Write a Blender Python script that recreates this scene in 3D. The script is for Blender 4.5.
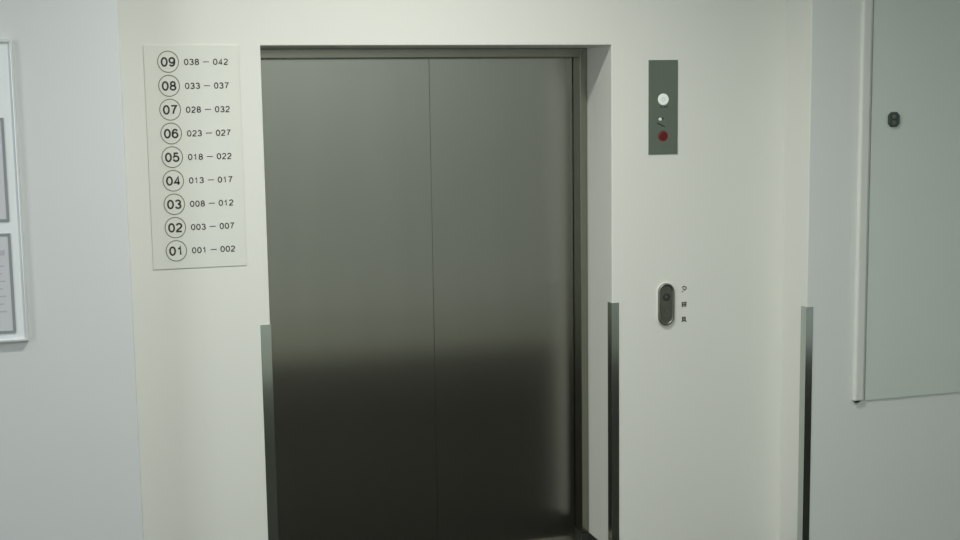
import bpy, bmesh, math
from mathutils import Vector, Matrix

scene = bpy.context.scene
for o in list(bpy.data.objects):
    bpy.data.objects.remove(o)
C = scene.collection

# ------------------------------------------------------------------ camera
def camera():
    pitch, roll, yaw = -0.1271092, -0.014682, 0.29072331
    cy, sy = math.cos(yaw), math.sin(yaw)
    f = Vector((sy*math.cos(pitch), cy*math.cos(pitch), math.sin(pitch)))
    r = Vector((cy, -sy, 0)); u = r.cross(f)
    r2 = math.cos(roll)*r + math.sin(roll)*u
    u2 = -math.sin(roll)*r + math.cos(roll)*u
    cd = bpy.data.cameras.new('camera'); co = bpy.data.objects.new('camera', cd); C.objects.link(co)
    cd.sensor_width = 36.0; cd.lens = 1312.0/960*36; cd.clip_start = 0.05
    m = Matrix((r2, u2, -f)).transposed().to_4x4(); m.translation = Vector((0, -4.931, 1.928))
    co.matrix_world = m
    scene.camera = co
camera()

# ------------------------------------------------------------------ world, lights, exposure
w = bpy.data.worlds.new('world'); scene.world = w; w.use_nodes = True
w.node_tree.nodes['Background'].inputs[0].default_value = (0.85, 0.92, 0.95, 1)
w.node_tree.nodes['Background'].inputs[1].default_value = 0.15
vs = scene.view_settings
vs.view_transform = 'Standard'; vs.look = 'None'; vs.exposure = -0.05; vs.gamma = 1.0; vs.use_curve_mapping = False

CEIL = 3.45
def lamp(name, loc, power, color, size, shape='DISK', size_y=None, spread=180):
    l = bpy.data.lights.new(name, 'AREA'); l.energy = power; l.color = color
    l.shape = shape; l.size = size
    if size_y: l.size_y = size_y
    l.spread = math.radians(spread)
    o = bpy.data.objects.new(name, l); C.objects.link(o); o.location = loc
    return o
# the downlight in the ceiling in front of the doors, and unseen fill lights added along the ceiling
lamp('ceiling_downlight', (1.12, -1.5, CEIL-0.02), 46, (1.0, 0.99, 0.93), 0.20, spread=138)
lamp('ceiling_fill_light', (-2.1, -1.7, CEIL-0.02), 10, (0.93, 0.985, 1.0), 1.0, 'RECTANGLE', 0.5)
lamp('ceiling_fill_light', (1.7, -4.7, CEIL-0.02), 76, (0.95, 1.0, 0.965), 1.8, 'RECTANGLE', 0.6)  # added to brighten the right wall and the rear wall mirrored in the doors

# cool fill added at the hall's left end to brighten the reveals; no window
side_fill = lamp('side_fill_light', (-3.15, -3.3, 1.7), 48, (0.93, 0.98, 1.0), 1.8, 'RECTANGLE', 2.0)
side_fill.rotation_euler = (0, math.radians(-90), 0)

# ------------------------------------------------------------------ materials
def mat(name, col, rough=0.5, metal=0.0, spec=0.5, noise=0.0, nscale=6.0, bump=0.0, bscale=60.0, stretch=None, emit=None, aniso=0.0):
    m = bpy.data.materials.new(name); m.use_nodes = True
    nt = m.node_tree; b = nt.nodes['Principled BSDF']
    b.inputs['Base Color'].default_value = (*col, 1)
    b.inputs['Roughness'].default_value = rough
    b.inputs['Metallic'].default_value = metal
    b.inputs['Specular IOR Level'].default_value = spec
    if emit:
        b.inputs['Emission Color'].default_value = (*emit[0], 1); b.inputs['Emission Strength'].default_value = emit[1]
    tc = nt.nodes.new('ShaderNodeTexCoord'); mp = nt.nodes.new('ShaderNodeMapping')
    nt.links.new(tc.outputs['Object'], mp.inputs[0])
    if stretch: mp.inputs['Scale'].default_value = stretch
    if noise:
        n = nt.nodes.new('ShaderNodeTexNoise'); n.inputs['Scale'].default_value = nscale; n.inputs['Detail'].default_value = 4
        nt.links.new(mp.outputs[0], n.inputs['Vector'])
        r = nt.nodes.new('ShaderNodeMapRange'); r.inputs[3].default_value = 1-noise; r.inputs[4].default_value = 1+noise
        nt.links.new(n.outputs[0], r.inputs[0])
        mx = nt.nodes.new('ShaderNodeVectorMath'); mx.operation = 'SCALE'; mx.inputs[0].default_value = col
        nt.links.new(r.outputs[0], mx.inputs['Scale']); nt.links.new(mx.outputs[0], b.inputs['Base Color'])
    if bump:
        n2 = nt.nodes.new('ShaderNodeTexNoise'); n2.inputs['Scale'].default_value = bscale; n2.inputs['Detail'].default_value = 3
        nt.links.new(mp.outputs[0], n2.inputs['Vector'])
        bp = nt.nodes.new('ShaderNodeBump'); bp.inputs['Strength'].default_value = bump; bp.inputs['Distance'].default_value = 0.01
        nt.links.new(n2.outputs[0], bp.inputs['Height']); nt.links.new(bp.outputs[0], b.inputs['Normal'])
    if aniso:
        b.inputs['Anisotropic'].default_value = aniso
        t = nt.nodes.new('ShaderNodeTangent'); t.direction_type = 'RADIAL'; t.axis = 'Z'
        nt.links.new(t.outputs[0], b.inputs['Tangent'])
    return m

M = {}
M['niche'] = mat('cream_paint', (0.775, 0.785, 0.735), 0.55, noise=0.012, nscale=2, bump=0.03, bscale=180)
M['left_wall'] = mat('cool_grey_white_paint', (0.66, 0.685, 0.69), 0.55, noise=0.012, nscale=2, bump=0.03, bscale=180)
M['wall'] = mat('cool_white_paint', (0.735, 0.77, 0.745), 0.55, noise=0.012, nscale=2, bump=0.03, bscale=180)
M['ceil'] = mat('ceiling_paint', (0.8, 0.8, 0.78), 0.8, noise=0.01)
M['floor'] = mat('banded_carpet', (0.023, 0.024, 0.017), 0.8, spec=0.2, noise=0.15, nscale=30)
def bands(m):
    """the carpet changes colour in straight bands across the hall: dark by the lift, mid, then pale"""
    nt = m.node_tree; b = nt.nodes['Principled BSDF']
    tc = nt.nodes.new('ShaderNodeTexCoord'); sp = nt.nodes.new('ShaderNodeSeparateXYZ'); nt.links.new(tc.outputs['Object'], sp.inputs[0])
    prev = b.inputs['Base Color'].links[0].from_socket
    for lim, col in ((-2.75, (0.035, 0.037, 0.029)), (-4.4, (0.36, 0.36, 0.31))):
        g = nt.nodes.new('ShaderNodeMath'); g.operation = 'LESS_THAN'; g.inputs[1].default_value = lim
        nt.links.new(sp.outputs['Y'], g.inputs[0])
        x = nt.nodes.new('ShaderNodeMix'); x.data_type = 'RGBA'
        nt.links.new(g.outputs[0], x.inputs[0]); nt.links.new(prev, x.inputs[6]); x.inputs[7].default_value = (*col, 1)
        prev = x.outputs[2]
    nt.links.new(prev, b.inputs['Base Color'])
bands(M['floor'])
M['steel'] = mat('brushed_steel_door', (0.365, 0.36, 0.325), 0.19, 1.0, aniso=0.88, noise=0.05, nscale=1.5, stretch=(6, 6, 0.5), bump=0.02, bscale=1.2)
M['frame'] = mat('brushed_steel_frame', (0.30, 0.30, 0.255), 0.25, 1.0, noise=0.04, nscale=3)
M['guard'] = mat('steel_guard', (0.56, 0.60, 0.575), 0.13, 1.0, noise=0.05, nscale=4, stretch=(1, 1, 0.4))
M['plate'] = mat('hairline_plate', (0.29, 0.33, 0.275), 0.32, 1.0, noise=0.06, nscale=5, stretch=(8, 8, 0.6))
M['sign'] = mat('pale_acrylic', (0.75, 0.765, 0.71), 0.35, noise=0.008)
M['ink'] = mat('black_ink', (0.025, 0.027, 0.022), 0.5, noise=0.05)
M['ring'] = mat('grey_green_ink', (0.19, 0.21, 0.15), 0.5, noise=0.05)
M['white_lens'] = mat('white_lens', (0.85, 0.9, 0.86), 0.3, emit=((0.9, 1.0, 0.94), 0.12), noise=0.01)
M['lens_mark'] = mat('lens_mark', (0.55, 0.62, 0.57), 0.4, noise=0.02)
M['red'] = mat('red_button', (0.11, 0.006, 0.009), 0.3, noise=0.1)
M['redrim'] = mat('red_rim', (0.24, 0.03, 0.03), 0.4, noise=0.05)
M['key_metal'] = mat('bright_metal', (0.88, 0.9, 0.87), 0.25, 0.0, noise=0.02)
M['dark'] = mat('dark_recess', (0.03, 0.035, 0.028), 0.5, noise=0.1)
M['call'] = mat('grey_metal_case', (0.25, 0.255, 0.22), 0.42, 1.0, noise=0.08, nscale=20)
M['call_face'] = mat('grey_face', (0.17, 0.18, 0.15), 0.4, 0.8, noise=0.1, nscale=30)
M['rim'] = mat('pale_rim', (0.82, 0.83, 0.78), 0.4, noise=0.01)
M['hatch'] = mat('green_grey_enamel', (0.65, 0.71, 0.655), 0.4, noise=0.015, nscale=1.5)
M['strip'] = mat('white_strip', (0.76, 0.78, 0.73), 0.35, noise=0.01)
M['lock'] = mat('dark_lock', (0.09, 0.12, 0.11), 0.35, 0.8, noise=0.2, nscale=40)
M['alu'] = mat('aluminium_frame', (0.78, 0.80, 0.80), 0.35, 0.55, noise=0.02)
M['board'] = mat('white_board', (0.80, 0.84, 0.86), 0.5, noise=0.01)
M['paper'] = mat('paper', (0.60, 0.61, 0.65), 0.7, noise=0.01)
M['greyborder'] = mat('grey_border', (0.27, 0.29, 0.31), 0.5, noise=0.03)
M['print'] = mat('faint_print', (0.47, 0.47, 0.53), 0.7, noise=0.05)
M['sill'] = mat('aluminium_sill', (0.5, 0.5, 0.42), 0.4, 1.0, noise=0.08, nscale=10)

# ------------------------------------------------------------------ helpers
def box(bm, x0, x1, y0, y1, z0, z1):
    vs_ = [bm.verts.new(p) for p in ((x0,y0,z0),(x1,y0,z0),(x1,y1,z0),(x0,y1,z0),(x0,y0,z1),(x1,y0,z1),(x1,y1,z1),(x0,y1,z1))]
    for f in ((0,3,2,1),(4,5,6,7),(0,1,5,4),(1,2,6,5),(2,3,7,6),(3,0,4,7)):
        bm.faces.new([vs_[i] for i in f])
def prism(bm, pts, y0, y1):
    """closed outline of (x,z) points extruded between two y values (y0 = front)"""
    a = [bm.verts.new((x, y0, z)) for x, z in pts]; b = [bm.verts.new((x, y1, z)) for x, z in pts]
    bm.faces.new(a); bm.faces.new(list(reversed(b)))
    n = len(pts)
    for i in range(n):
        j = (i+1) % n
        bm.faces.new([a[j], a[i], b[i], b[j]])
def zprism(bm, pts, z0, z1):
    a = [bm.verts.new((x, y, z0)) for x, y in pts]; b = [bm.verts.new((x, y, z1)) for x, y in pts]
    bm.faces.new(a); bm.faces.new(list(reversed(b)))
    n = len(pts)
    for i in range(n):
        j = (i+1) % n
        bm.faces.new([a[j], a[i], b[i], b[j]])
def circle(cx, cz, r, n=40, rz=None):
    rz = rz or r
    return [(cx+r*math.cos(2*math.pi*i/n), cz+rz*math.sin(2*math.pi*i/n)) for i in range(n)]
def pill(cx, cz, hw, hh, n=20):
    p = []
    for i in range(n+1):
        a = math.pi*i/n; p.append((cx+hw*math.cos(a), cz+hh-hw+hw*math.sin(a)))
    for i in range(n+1):
        a = math.pi+math.pi*i/n; p.append((cx+hw*math.cos(a), cz-hh+hw+hw*math.sin(a)))
    return p
def ringbm(bm, outer, inner, y0, y1):
    n = len(outer)
    V = [[bm.verts.new((x, y, z)) for x, z in L] for L, y in ((outer,y0),(inner,y0),(inner,y1),(outer,y1))]
    for i in range(n):
        j = (i+1) % n
        for k in range(4):
            l = (k+1) % 4
            bm.faces.new([V[k][i], V[k][j], V[l][j], V[l][i]])
def bar(bm, p, q, wd, y0, y1):
    p = Vector(p); q = Vector(q); d = (q-p).normalized(); n = Vector((-d.y, d.x))*wd/2
    prism(bm, [tuple(v) for v in (p+n, q+n, q-n, p-n)], y0, y1)
def link(name, bm, m, parent=None, bevel=0.0, smooth=False, segs=2):
    bmesh.ops.recalc_face_normals(bm, faces=bm.faces)
    me = bpy.data.meshes.new(name); bm.to_mesh(me); bm.free()
    return link_me(name, me, m, parent, bevel, smooth, segs)
def link_me(name, me, m, parent=None, bevel=0.0, smooth=False, segs=2):
    me.materials.clear(); me.materials.append(m)
    if smooth:
        for p in me.polygons: p.use_smooth = True
    o = bpy.data.objects.new(name, me); C.objects.link(o)
    if parent:
        o.parent = parent
        o.matrix_parent_inverse = Matrix.Translation(-Vector(parent_world(parent)))
    if bevel:
        b = o.modifiers.new('bevel', 'BEVEL'); b.width = bevel; b.segments = segs; b.limit_method = 'ANGLE'
        b.harden_normals = False
    return o
def parent_world(o):
    p = Vector(o.location)
    while o.parent:
        # children of a thing carry world coordinates in their mesh, so only the root moves them
        o = o.parent
        if o.type == 'EMPTY': p = Vector(o.location)
    return p if o.type == 'EMPTY' else Vector((0,0,0))
def sub(name, bm, m, parent, **k):
    """a sub-part: its parent is a part whose own object origin is the world origin"""
    bevel = k.pop('bevel', 0.0)
    o = link(name, bm, m, None, bevel, **k); o.parent = parent
    return o
def root(name, label, cat, loc, group=None):
    o = bpy.data.objects.new(name, None); C.objects.link(o); o.location = loc; o.empty_display_size = 0.05
    return tag(o, label, cat, group)
def tag(o, label, cat, group=None):
    o['label'] = label; o['category'] = cat
    if group: o['group'] = group
    return o
def struct(name, bm, m, bevel=0.0, segs=3):
    o = link(name, bm, m, None, bevel, False, segs); o['kind'] = 'structure'; return o
def new(): return bmesh.new()
def arc(cx, cz, rx, rz, a0, a1, n=16):
    return [(cx+rx*math.cos(math.radians(a0+(a1-a0)*i/n)), cz+rz*math.sin(math.radians(a0+(a1-a0)*i/n))) for i in range(n+1)]
def glyph(c):
    """plain grotesque figures as stroke centre lines in a box 0.5 wide and 0.88 high"""
    if c == '0': return [arc(0.25, 0.44, 0.25, 0.44, 90, 450, 32)]
    if c == '1': return [[(0.06, 0.66), (0.16, 0.69), (0.24, 0.76), (0.28, 0.88), (0.28, 0.0)]]
    if c == '2': return [arc(0.25, 0.64, 0.235, 0.24, 170, -20, 18)+[(0.36, 0.40), (0.16, 0.24), (0.05, 0.12), (0.02, 0.0), (0.49, 0.0)]]
    if c == '3': return [arc(0.24, 0.665, 0.215, 0.215, 165, -90, 18)+arc(0.24, 0.225, 0.245, 0.225, 90, -165, 18), ]
    if c == '4': return [[(0.36, 0.0), (0.36, 0.88), (0.01, 0.22), (0.51, 0.22)]]
    if c == '5': return [[(0.45, 0.88), (0.10, 0.88), (0.04, 0.43)]+arc(0.24, 0.285, 0.25, 0.285, 145, -165, 22)]
    if c == '6': return [arc(0.25, 0.275, 0.24, 0.275, 170, -190, 28), arc(0.27, 0.44, 0.26, 0.44, 40, 200, 20)]
    if c == '7': return [[(0.01, 0.88), (0.49, 0.88), (0.34, 0.62), (0.22, 0.32), (0.17, 0.0)]]
    if c == '8': return [arc(0.25, 0.67, 0.20, 0.21, 90, 450, 28), arc(0.25, 0.23, 0.245, 0.23, 90, 450, 28)]
    if c == '9': return [arc(0.25, 0.605, 0.24, 0.275, 10, 370, 28), arc(0.23, 0.44, 0.26, 0.44, 20, -140, 20)]
def stroke(bm, pts, t, y0, y1):
    P = [Vector(p) for p in pts]; n = len(P); closed = (P[0]-P[-1]).length < 1e-6
    L, R = [], []
    for i in range(n):
        a = P[i-1] if i else (P[-2] if closed else None); b = P[i+1] if i < n-1 else (P[1] if closed else None)
        d1 = (P[i]-a).normalized() if a is not None else None; d2 = (b-P[i]).normalized() if b is not None else None
        d1 = d1 or d2; d2 = d2 or d1
        n1 = Vector((-d1.y, d1.x)); n2 = Vector((-d2.y, d2.x)); m = (n1+n2).normalized()
        k = min(1/max(m.dot(n1), 0.35), 1.8)*t/2
        L.append(P[i]+m*k); R.append(P[i]-m*k)
    rows = [[bm.verts.new((p.x, y, p.y)) for p in S] for S, y in ((L, y0), (R, y0), (R, y1), (L, y1))]
    for i in range(n-1):
        for k in range(4):
            l = (k+1) % 4
            bm.faces.new([rows[k][i], rows[k][i+1], rows[l][i+1], rows[l][i]])
    if not closed:
        bm.faces.new([rows[k][0] for k in range(4)]); bm.faces.new([rows[3-k][-1] for k in range(4)])
def figures(bm, txt, x, z, height, adv, t, y0, y1):
    """write txt centred on (x, z); adv = pitch of one figure"""
    sc = (height-t)/0.88; ww = adv*(len(txt)-1)+0.5*sc
    for i, ch in enumerate(txt):
        for g in glyph(ch):
            stroke(bm, [(x-ww/2+i*adv+px*sc*1.14-0.035*sc, z-height/2+t/2+pz*sc) for px, pz in g], t, y0, y1)
def shift(bm, x, y, z):
    bmesh.ops.translate(bm, verts=bm.verts, vec=(x, y, z)); return bm

# ------------------------------------------------------------------ the setting
XL, XR = 0.136, 2.818            # corners of the shallow lift niche
OL, OR, OT = 0.642, 2.037, 2.147 # the doorway opening
DEP = 0.265                      # depth of its reveal
PRO = -0.20                      # the side walls stand this much in front of the lift wall
bm = new(); box(bm, -3.2, 5.4, -6.2, 0.8, -0.15, -0.03); struct('floor', bm, M['floor'])
bm = new(); box(bm, -3.2, 5.4, -6.2, 0.8, CEIL, CEIL+0.1); struct('ceiling', bm, M['ceil'])
bm = new()
prism(bm, [(XL-0.06,-0.03),(OL,-0.03),(OL,OT),(OR,OT),(OR,-0.03),(XR+0.06,-0.03),(XR+0.06,CEIL),(XL-0.06,CEIL)], 0.0, 0.45)
struct('wall_front', bm, M['niche'], 0.004)
bm = new(); box(bm, -3.2, XL, PRO, 0.45, -0.03, CEIL); struct('wall_left', bm, M['left_wall'], 0.006)
bm = new(); box(bm, XR, 5.4, PRO, 0.45, -0.03, CEIL); wr = struct('wall_right', bm, M['wall'], 0.004)
wr.data.materials.append(M['niche'])       # the cream paint of the niche turns the corner onto its return
for p in wr.data.polygons:
    if p.normal.x < -0.9: p.material_index = 1
bm = new(); box(bm, -3.2, 5.4, -6.3, -6.2, -0.03, CEIL); struct('wall_rear', bm, M['wall'])
bm = new(); box(bm, -3.3, -3.2, -6.2, PRO, -0.03, CEIL); struct('wall_west', bm, M['wall'])
bm = new(); box(bm, 5.4, 5.5, -6.2, PRO, -0.03, CEIL); struct('wall_east', bm, M['wall'])
bm = new(); box(bm, XL, XR, 0.45, 0.8, -0.03, CEIL); struct('wall_shaft', bm, M['dark'])

# ------------------------------------------------------------------ the lift entrance
el = root('elevator_entrance', 'wide closed two-panel brushed steel elevator doors in a white recess', 'elevator', (1.34, 0.36, 0))
FT = 2.110                       # underside of the frame's head
FL, FR = 0.674, 2.004            # inner edges of the jambs
bm = new(); box(bm, OL+0.001, FL, DEP, 0.44, -0.025, OT-0.001); link('jamb', bm, M['frame'], el, 0.002)
bm = new(); box(bm, FR, OR-0.001, DEP, 0.44, 0.05, OT-0.001); link('jamb', bm, M['frame'], el, 0.002)
bm = new(); box(bm, FL, FR, DEP, 0.44, FT, OT-0.001); link('frame_head', bm, M['frame'], el, 0.002)
SEAM = 1.375
bm = new(); box(bm, FL+0.002, SEAM-0.0004, 0.352, 0.39, -0.02, FT-0.0005); link('door_panel', bm, M['steel'], el, 0.0012)
bm = new(); box(bm, SEAM+0.0004, FR-0.002, 0.3525, 0.3905, -0.02, FT-0.0005); link('door_panel', bm, M['steel'], el, 0.0012)
bm = new(); box(bm, OL+0.012, OR-0.016, 0.245, 0.44, -0.0298, -0.0255)
for k in range(3):
    y = 0.262+0.026*k
    box(bm, FL, FR, y, y+0.008, -0.0255, -0.0225)
link('sill', bm, M['sill'], el)
bm = new(); box(bm, OR-0.003, OR-0.0003, 0.06, DEP-0.001, -0.0295, 0.05); box(bm, FR, OR-0.001, DEP, 0.44, -0.025, 0.049); link('sill_end', bm, M['dark'], el)

# ------------------------------------------------------------------ corner guards
def guard(corner, yface, sx, front, side, top, label):
    """L-shaped angle strip folded around a wall corner; sx = direction of the front flange from the corner"""
    t = 0.003; x = corner
    pts = [(x-sx*t, yface-t), (x+sx*front, yface-t), (x+sx*front, yface-0.0002), (x-sx*0.0002, yface-0.0002), (x-sx*0.0002, yface+side), (x-sx*t, yface+side)]
    bm = new(); zprism(bm, pts, -0.0295, top)
    o = link('corner_guard', bm, M['guard'], None, 0.0008)
    return tag(o, label, 'corner guard', 'steel corner guards')
guard(OL, 0.0, -1, 0.037, 0.036, 1.105, 'steel corner guard left of the elevator doors, below the directory sign')
guard(OR, 0.0, 1, 0.030, 0.040, 1.106, 'steel corner guard right of the elevator doors, left of the call button')
guard(XR, PRO, 1, 0.029, 0.040, 1.072, 'steel corner guard on the projecting right wall, nearest the pale hatch')

# ------------------------------------------------------------------ floor directory
sg = root('floor_directory', 'pale wall sign listing floors 09 to 01 with room numbers', 'sign', (0.392, 0, 1.742))
bm = new(); box(bm, 0.222, 0.562, -0.0035, -0.0003, 1.335, 2.150); link('panel', bm, M['sign'], sg, 0.001)
rows = [('09','038','042'),('08','033','037'),('07','028','032'),('06','023','027'),('05','018','022'),('04','013','017'),('03','008','012'),('02','003','007'),('01','001','002')]
for i, (fl, a, b) in enumerate(rows):
    z = 2.090 - 0.0861*i
    t = new(); figures(t, fl, 0.3072, z-0.0005, 0.0350, 0.0272, 0.0062, -0.0040, -0.0034)
    n = link('floor_number', t, M['ink'], sg)
    bm = new(); ringbm(bm, circle(0.3072, z, 0.0385, 48, 0.0395), circle(0.3072, z, 0.0351, 48, 0.0361), -0.0041, -0.0034)
    rg = sub('ring', bm, M['ring'], n); rg.matrix_parent_inverse = n.matrix_parent_inverse
    rg.parent = n; rg.matrix_parent_inverse = Matrix.Identity(4)
    bm = new()
    figures(bm, a, 0.3905, z-0.001, 0.0232, 0.0190, 0.0038, -0.0040, -0.0034)
    figures(bm, b, 0.4945, z-0.001, 0.0232, 0.0190, 0.0038, -0.0040, -0.0034)
    bar(bm, (0.4315, z-0.001), (0.4535, z-0.001), 0.0030, -0.0040, -0.0034)
    link('room_range', bm, M['ink'], sg)

# ------------------------------------------------------------------ indicator panel above the call button
ip = root('indicator_panel', 'tall narrow steel panel with a white lamp and a red button, high on the wall', 'control panel', (2.2615, 0, 1.896))
bm = new(); box(bm, 2.197, 2.326, -0.004, -0.0003, 1.707, 2.087); link('face_plate', bm, M['plate'], ip, 0.0008)
bm = new(); prism(bm, circle(2.260, 1.929, 0.0235), -0.009, -0.0041); wl = link('white_lamp', bm, M['white_lens'], ip, 0.002)
bm = new(); ringbm(bm, circle(2.260, 1.929, 0.008, 24), circle(2.260, 1.929, 0.006, 24), -0.0094, -0.0091); sub('lens_mark', bm, M['lens_mark'], wl)
bm = new(); ringbm(bm, circle(2.260, 1.781, 0.0215), circle(2.260, 1.781, 0.0165), -0.0075, -0.0041); rr = link('red_button_rim', bm, M['redrim'], ip)
bm = new(); prism(bm, circle(2.260, 1.781, 0.0164), -0.010, -0.0041); link('red_button', bm, M['red'], ip, 0.002)
bm = new(); prism(bm, circle(2.247, 1.849, 0.0075, 20, 0.006), -0.007, -0.0041); kw = link('key_switch', bm, M['key_metal'], ip, 0.001)
bm = new(); prism(bm, [(2.253,1.855),(2.266,1.855),(2.256,1.842)], -0.0047, -0.0041); prism(bm, [(2.236,1.855),(2.240,1.857),(2.240,1.850)], -0.0047, -0.0041)
bar(bm, (2.234, 1.834), (2.268, 1.818), 0.0045, -0.0047, -0.0041); link('switch_mark', bm, M['ink'], ip)
bm = new()
for x, ww in ((2.249, 0.008), (2.262, 0.009), (2.274, 0.006)):
    bar(bm, (x, 1.897), (x+ww, 1.899), 0.004, -0.0045, -0.0041)
link('engraved_mark', bm, M['dark'], ip)

# ------------------------------------------------------------------ call button
cb = root('call_button_panel', 'small pill-shaped grey metal call button panel on white wall', 'elevator button', (2.2755, 0, 1.087))
bm = new(); ringbm(bm, pill(2.2755, 1.087, 0.0405, 0.093), pill(2.2755, 1.087, 0.034, 0.0865), -0.006, -0.0004); link('mounting_rim', bm, M['rim'], cb, 0.002)
bm = new()
ringbm(bm, pill(2.2755, 1.087, 0.0365, 0.0885), pill(2.2755, 1.087, 0.0255, 0.0775), -0.014, -0.0004); link('case', bm, M['call'], cb, 0.005, True, 3)
bm = new(); prism(bm, pill(2.2755, 1.087, 0.0256, 0.0776), -0.0095, -0.0005); link('face_plate', bm, M['call_face'], cb)
bm = new(); prism(bm, circle(2.2755, 1.118, 0.0165, 32), -0.0125, -0.0095); bt = link('call_button', bm, M['dark'], cb, 0.0015)
bm = new(); prism(bm, circle(2.274, 1.119, 0.0065, 20), -0.0135, -0.0126); sub('button_lens', bm, M['call_face'], bt)
bm = new(); ringbm(bm, circle(2.2755, 1.055, 0.0175, 32), circle(2.2755, 1.055, 0.0140, 32), -0.0115, -0.0095)
bar(bm, (2.2655, 1.046), (2.2865, 1.066), 0.004, -0.0115, -0.0095); link('raised_mark', bm, M['call'], cb)

# ------------------------------------------------------------------ three small printed marks beside it
def mark(name, bm, label):
    tag(link(name, bm, M['ink']), label, 'sticker', 'printed marks beside the call button')
Y0, Y1 = -0.0012, -0.0002
bm = new()
cx, cz = 2.360, 1.146
P = [(cx-0.010, cz+0.006),(cx-0.002, cz+0.011),(cx+0.008, cz+0.008),(cx+0.010, cz+0.001),(cx+0.001, cz-0.006),(cx-0.006, cz+0.002)]
for a, b in zip(P, P[1:]): bar(bm, a, b, 0.0035, Y0, Y1)
bar(bm, (cx-0.010, cz-0.010), (cx-0.005, cz-0.013), 0.003, Y0, Y1)
mark('printed_symbol', bm, 'open looped black symbol, topmost of three marks beside the call button')
bm = new(); cz = 1.081
for dx in (-0.008, 0.0, 0.008): bar(bm, (cx+dx, cz-0.011), (cx+dx, cz+0.011), 0.004, Y0, Y1)
bar(bm, (cx-0.011, cz+0.006), (cx+0.011, cz+0.008), 0.003, Y0, Y1); bar(bm, (cx-0.011, cz-0.002), (cx+0.011, cz), 0.003, Y0, Y1)
mark('printed_symbol', bm, 'grid-like black character, middle of three marks beside the call button')
bm = new(); cz = 1.019
ringbm(bm, [(cx-0.009,cz-0.008),(cx+0.007,cz-0.008),(cx+0.007,cz+0.010),(cx-0.009,cz+0.010)], [(cx-0.0045,cz-0.004),(cx+0.003,cz-0.004),(cx+0.003,cz+0.006),(cx-0.0045,cz+0.006)], Y0, Y1)
bar(bm, (cx-0.009, cz+0.001), (cx+0.008, cz+0.001), 0.004, Y0, Y1); bar(bm, (cx+0.002, cz-0.005), (cx+0.011, cz-0.012), 0.004, Y0, Y1); bar(bm, (cx-0.006, cz-0.006), (cx-0.010, cz-0.011), 0.004, Y0, Y1)
mark('printed_symbol', bm, 'dense boxy black character, lowest of three marks beside the call button')

# ------------------------------------------------------------------ hatch on the right wall
ht = root('wall_hatch', 'pale grey-green flush hatch door with dark lock on the right wall', 'hatch', (3.5, PRO, 0.655))
bm = new(); box(bm, 3.100, 3.95, PRO-0.006, PRO-0.0005, 0.657, 2.75); link('door_leaf', bm, M['hatch'], ht, 0.001)
bm = new(); zprism(bm, [(3.040,PRO-0.0005),(3.040,PRO-0.014),(3.048,PRO-0.020),(3.080,PRO-0.018),(3.092,PRO-0.011),(3.092,PRO-0.0005)], 0.662, 2.80)
es = link('edge_strip', bm, M['strip'], ht, 0.003)
bm = new(); zprism(bm, [(3.050,PRO-0.002),(3.050,PRO-0.013),(3.066,PRO-0.013),(3.076,PRO-0.002)], 0.652, 0.6615); sub('end_cap', bm, M['dark'], es)
def octo(cx, cz, hw, hh, c):
    return [(cx-hw,cz-hh+c),(cx-hw+c,cz-hh),(cx+hw-c,cz-hh),(cx+hw,cz-hh+c),(cx+hw,cz+hh-c),(cx+hw-c,cz+hh),(cx-hw+c,cz+hh),(cx-hw,cz+hh-c)]
lx, lz = 3.202, 1.833
bm = new(); prism(bm, octo(lx, lz, 0.027, 0.031, 0.014), PRO-0.016, PRO-0.0061); lk = link('lock', bm, M['lock'], ht, 0.003)
bm = new(); prism(bm, circle(lx-0.004, lz+0.011, 0.009, 24), PRO-0.020, PRO-0.0161); prism(bm, circle(lx-0.004, lz-0.012, 0.009, 24), PRO-0.020, PRO-0.0161)
sub('lock_cylinder', bm, M['call'], lk, bevel=0.002)
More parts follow.
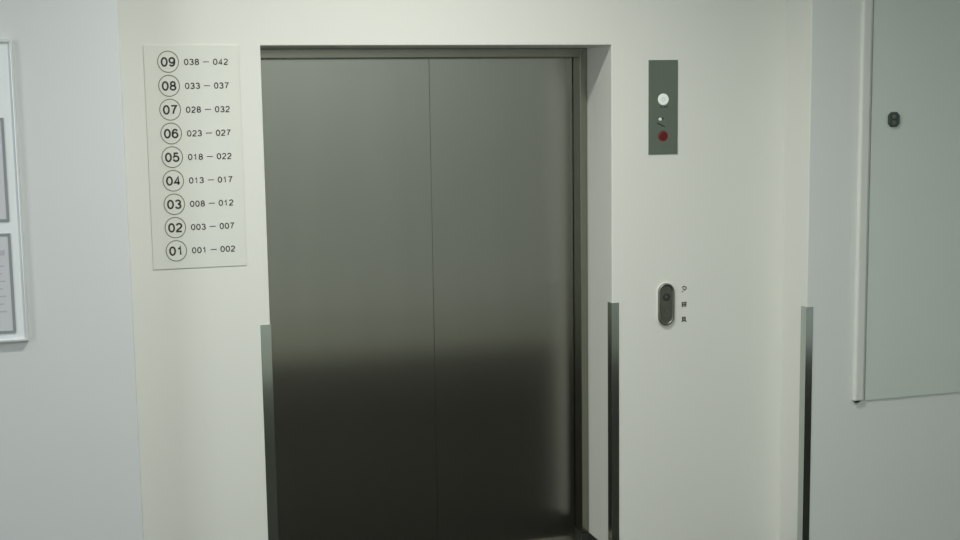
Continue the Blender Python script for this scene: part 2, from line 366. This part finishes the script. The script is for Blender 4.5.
bm = new(); box(bm, lx-0.006, lx+0.010, PRO-0.0175, PRO-0.0161, lz-0.003, lz+0.002); sub('keyhole', bm, M['dark'], lk)

# ------------------------------------------------------------------ notice frame on the left wall
nb = root('notice_frame', 'white metal-edged notice frame at the left edge of the wall', 'notice board', (-0.55, PRO, 1.136))
x0, x1, z0, z1 = -0.88, -0.213, 1.136, 2.158
bm = new(); box(bm, x0+0.008, x1-0.008, PRO-0.014, PRO-0.001, z0+0.008, z1-0.008); link('backing_board', bm, M['board'], nb)
bm = new(); ringbm(bm, [(x0,z0),(x1,z0),(x1,z1),(x0,z1)], [(x0+0.008,z0+0.008),(x1-0.008,z0+0.008),(x1-0.008,z1-0.008),(x0+0.008,z1-0.008)], PRO-0.022, PRO-0.001)
link('frame', bm, M['alu'], nb, 0.0015)
def notice(za, zb, label, lines):
    xa, xb = -0.80, -0.254
    r = root('framed_notice', label, 'notice', ((xa+xb)/2, PRO-0.015, za), 'grey-edged notices in the wall frame')
    yb = PRO-0.0142
    bm = new(); box(bm, xa+0.009, xb-0.009, yb-0.002, yb, za+0.009, zb-0.009); link('paper_sheet', bm, M['paper'], r)
    bm = new(); ringbm(bm, [(xa,za),(xb,za),(xb,zb),(xa,zb)], [(xa+0.009,za+0.009),(xb-0.009,za+0.009),(xb-0.009,zb-0.009),(xa+0.009,zb-0.009)], yb-0.004, yb)
    link('grey_border', bm, M['greyborder'], r, 0.001)
    bm = new()
    for z, h, e in lines: box(bm, xa+0.04, xb-e, yb-0.0026, yb-0.0021, z, z+h)
    link('print', bm, M['print'], r)
notice(1.550, 1.900, 'upper grey-edged notice sheet inside the white wall frame', [(1.835, 0.018, 0.03), (1.80, 0.006, 0.05), (1.77, 0.006, 0.03)]+[(1.60+0.022*k, 0.004, 0.028+0.01*(k%3)) for k in range(7)])
notice(1.167, 1.510, 'lower grey-edged notice sheet inside the white wall frame', [(1.435, 0.018, 0.022)]+[(1.24+0.026*k, 0.005, 0.026+0.008*(k%2)) for k in range(7)])
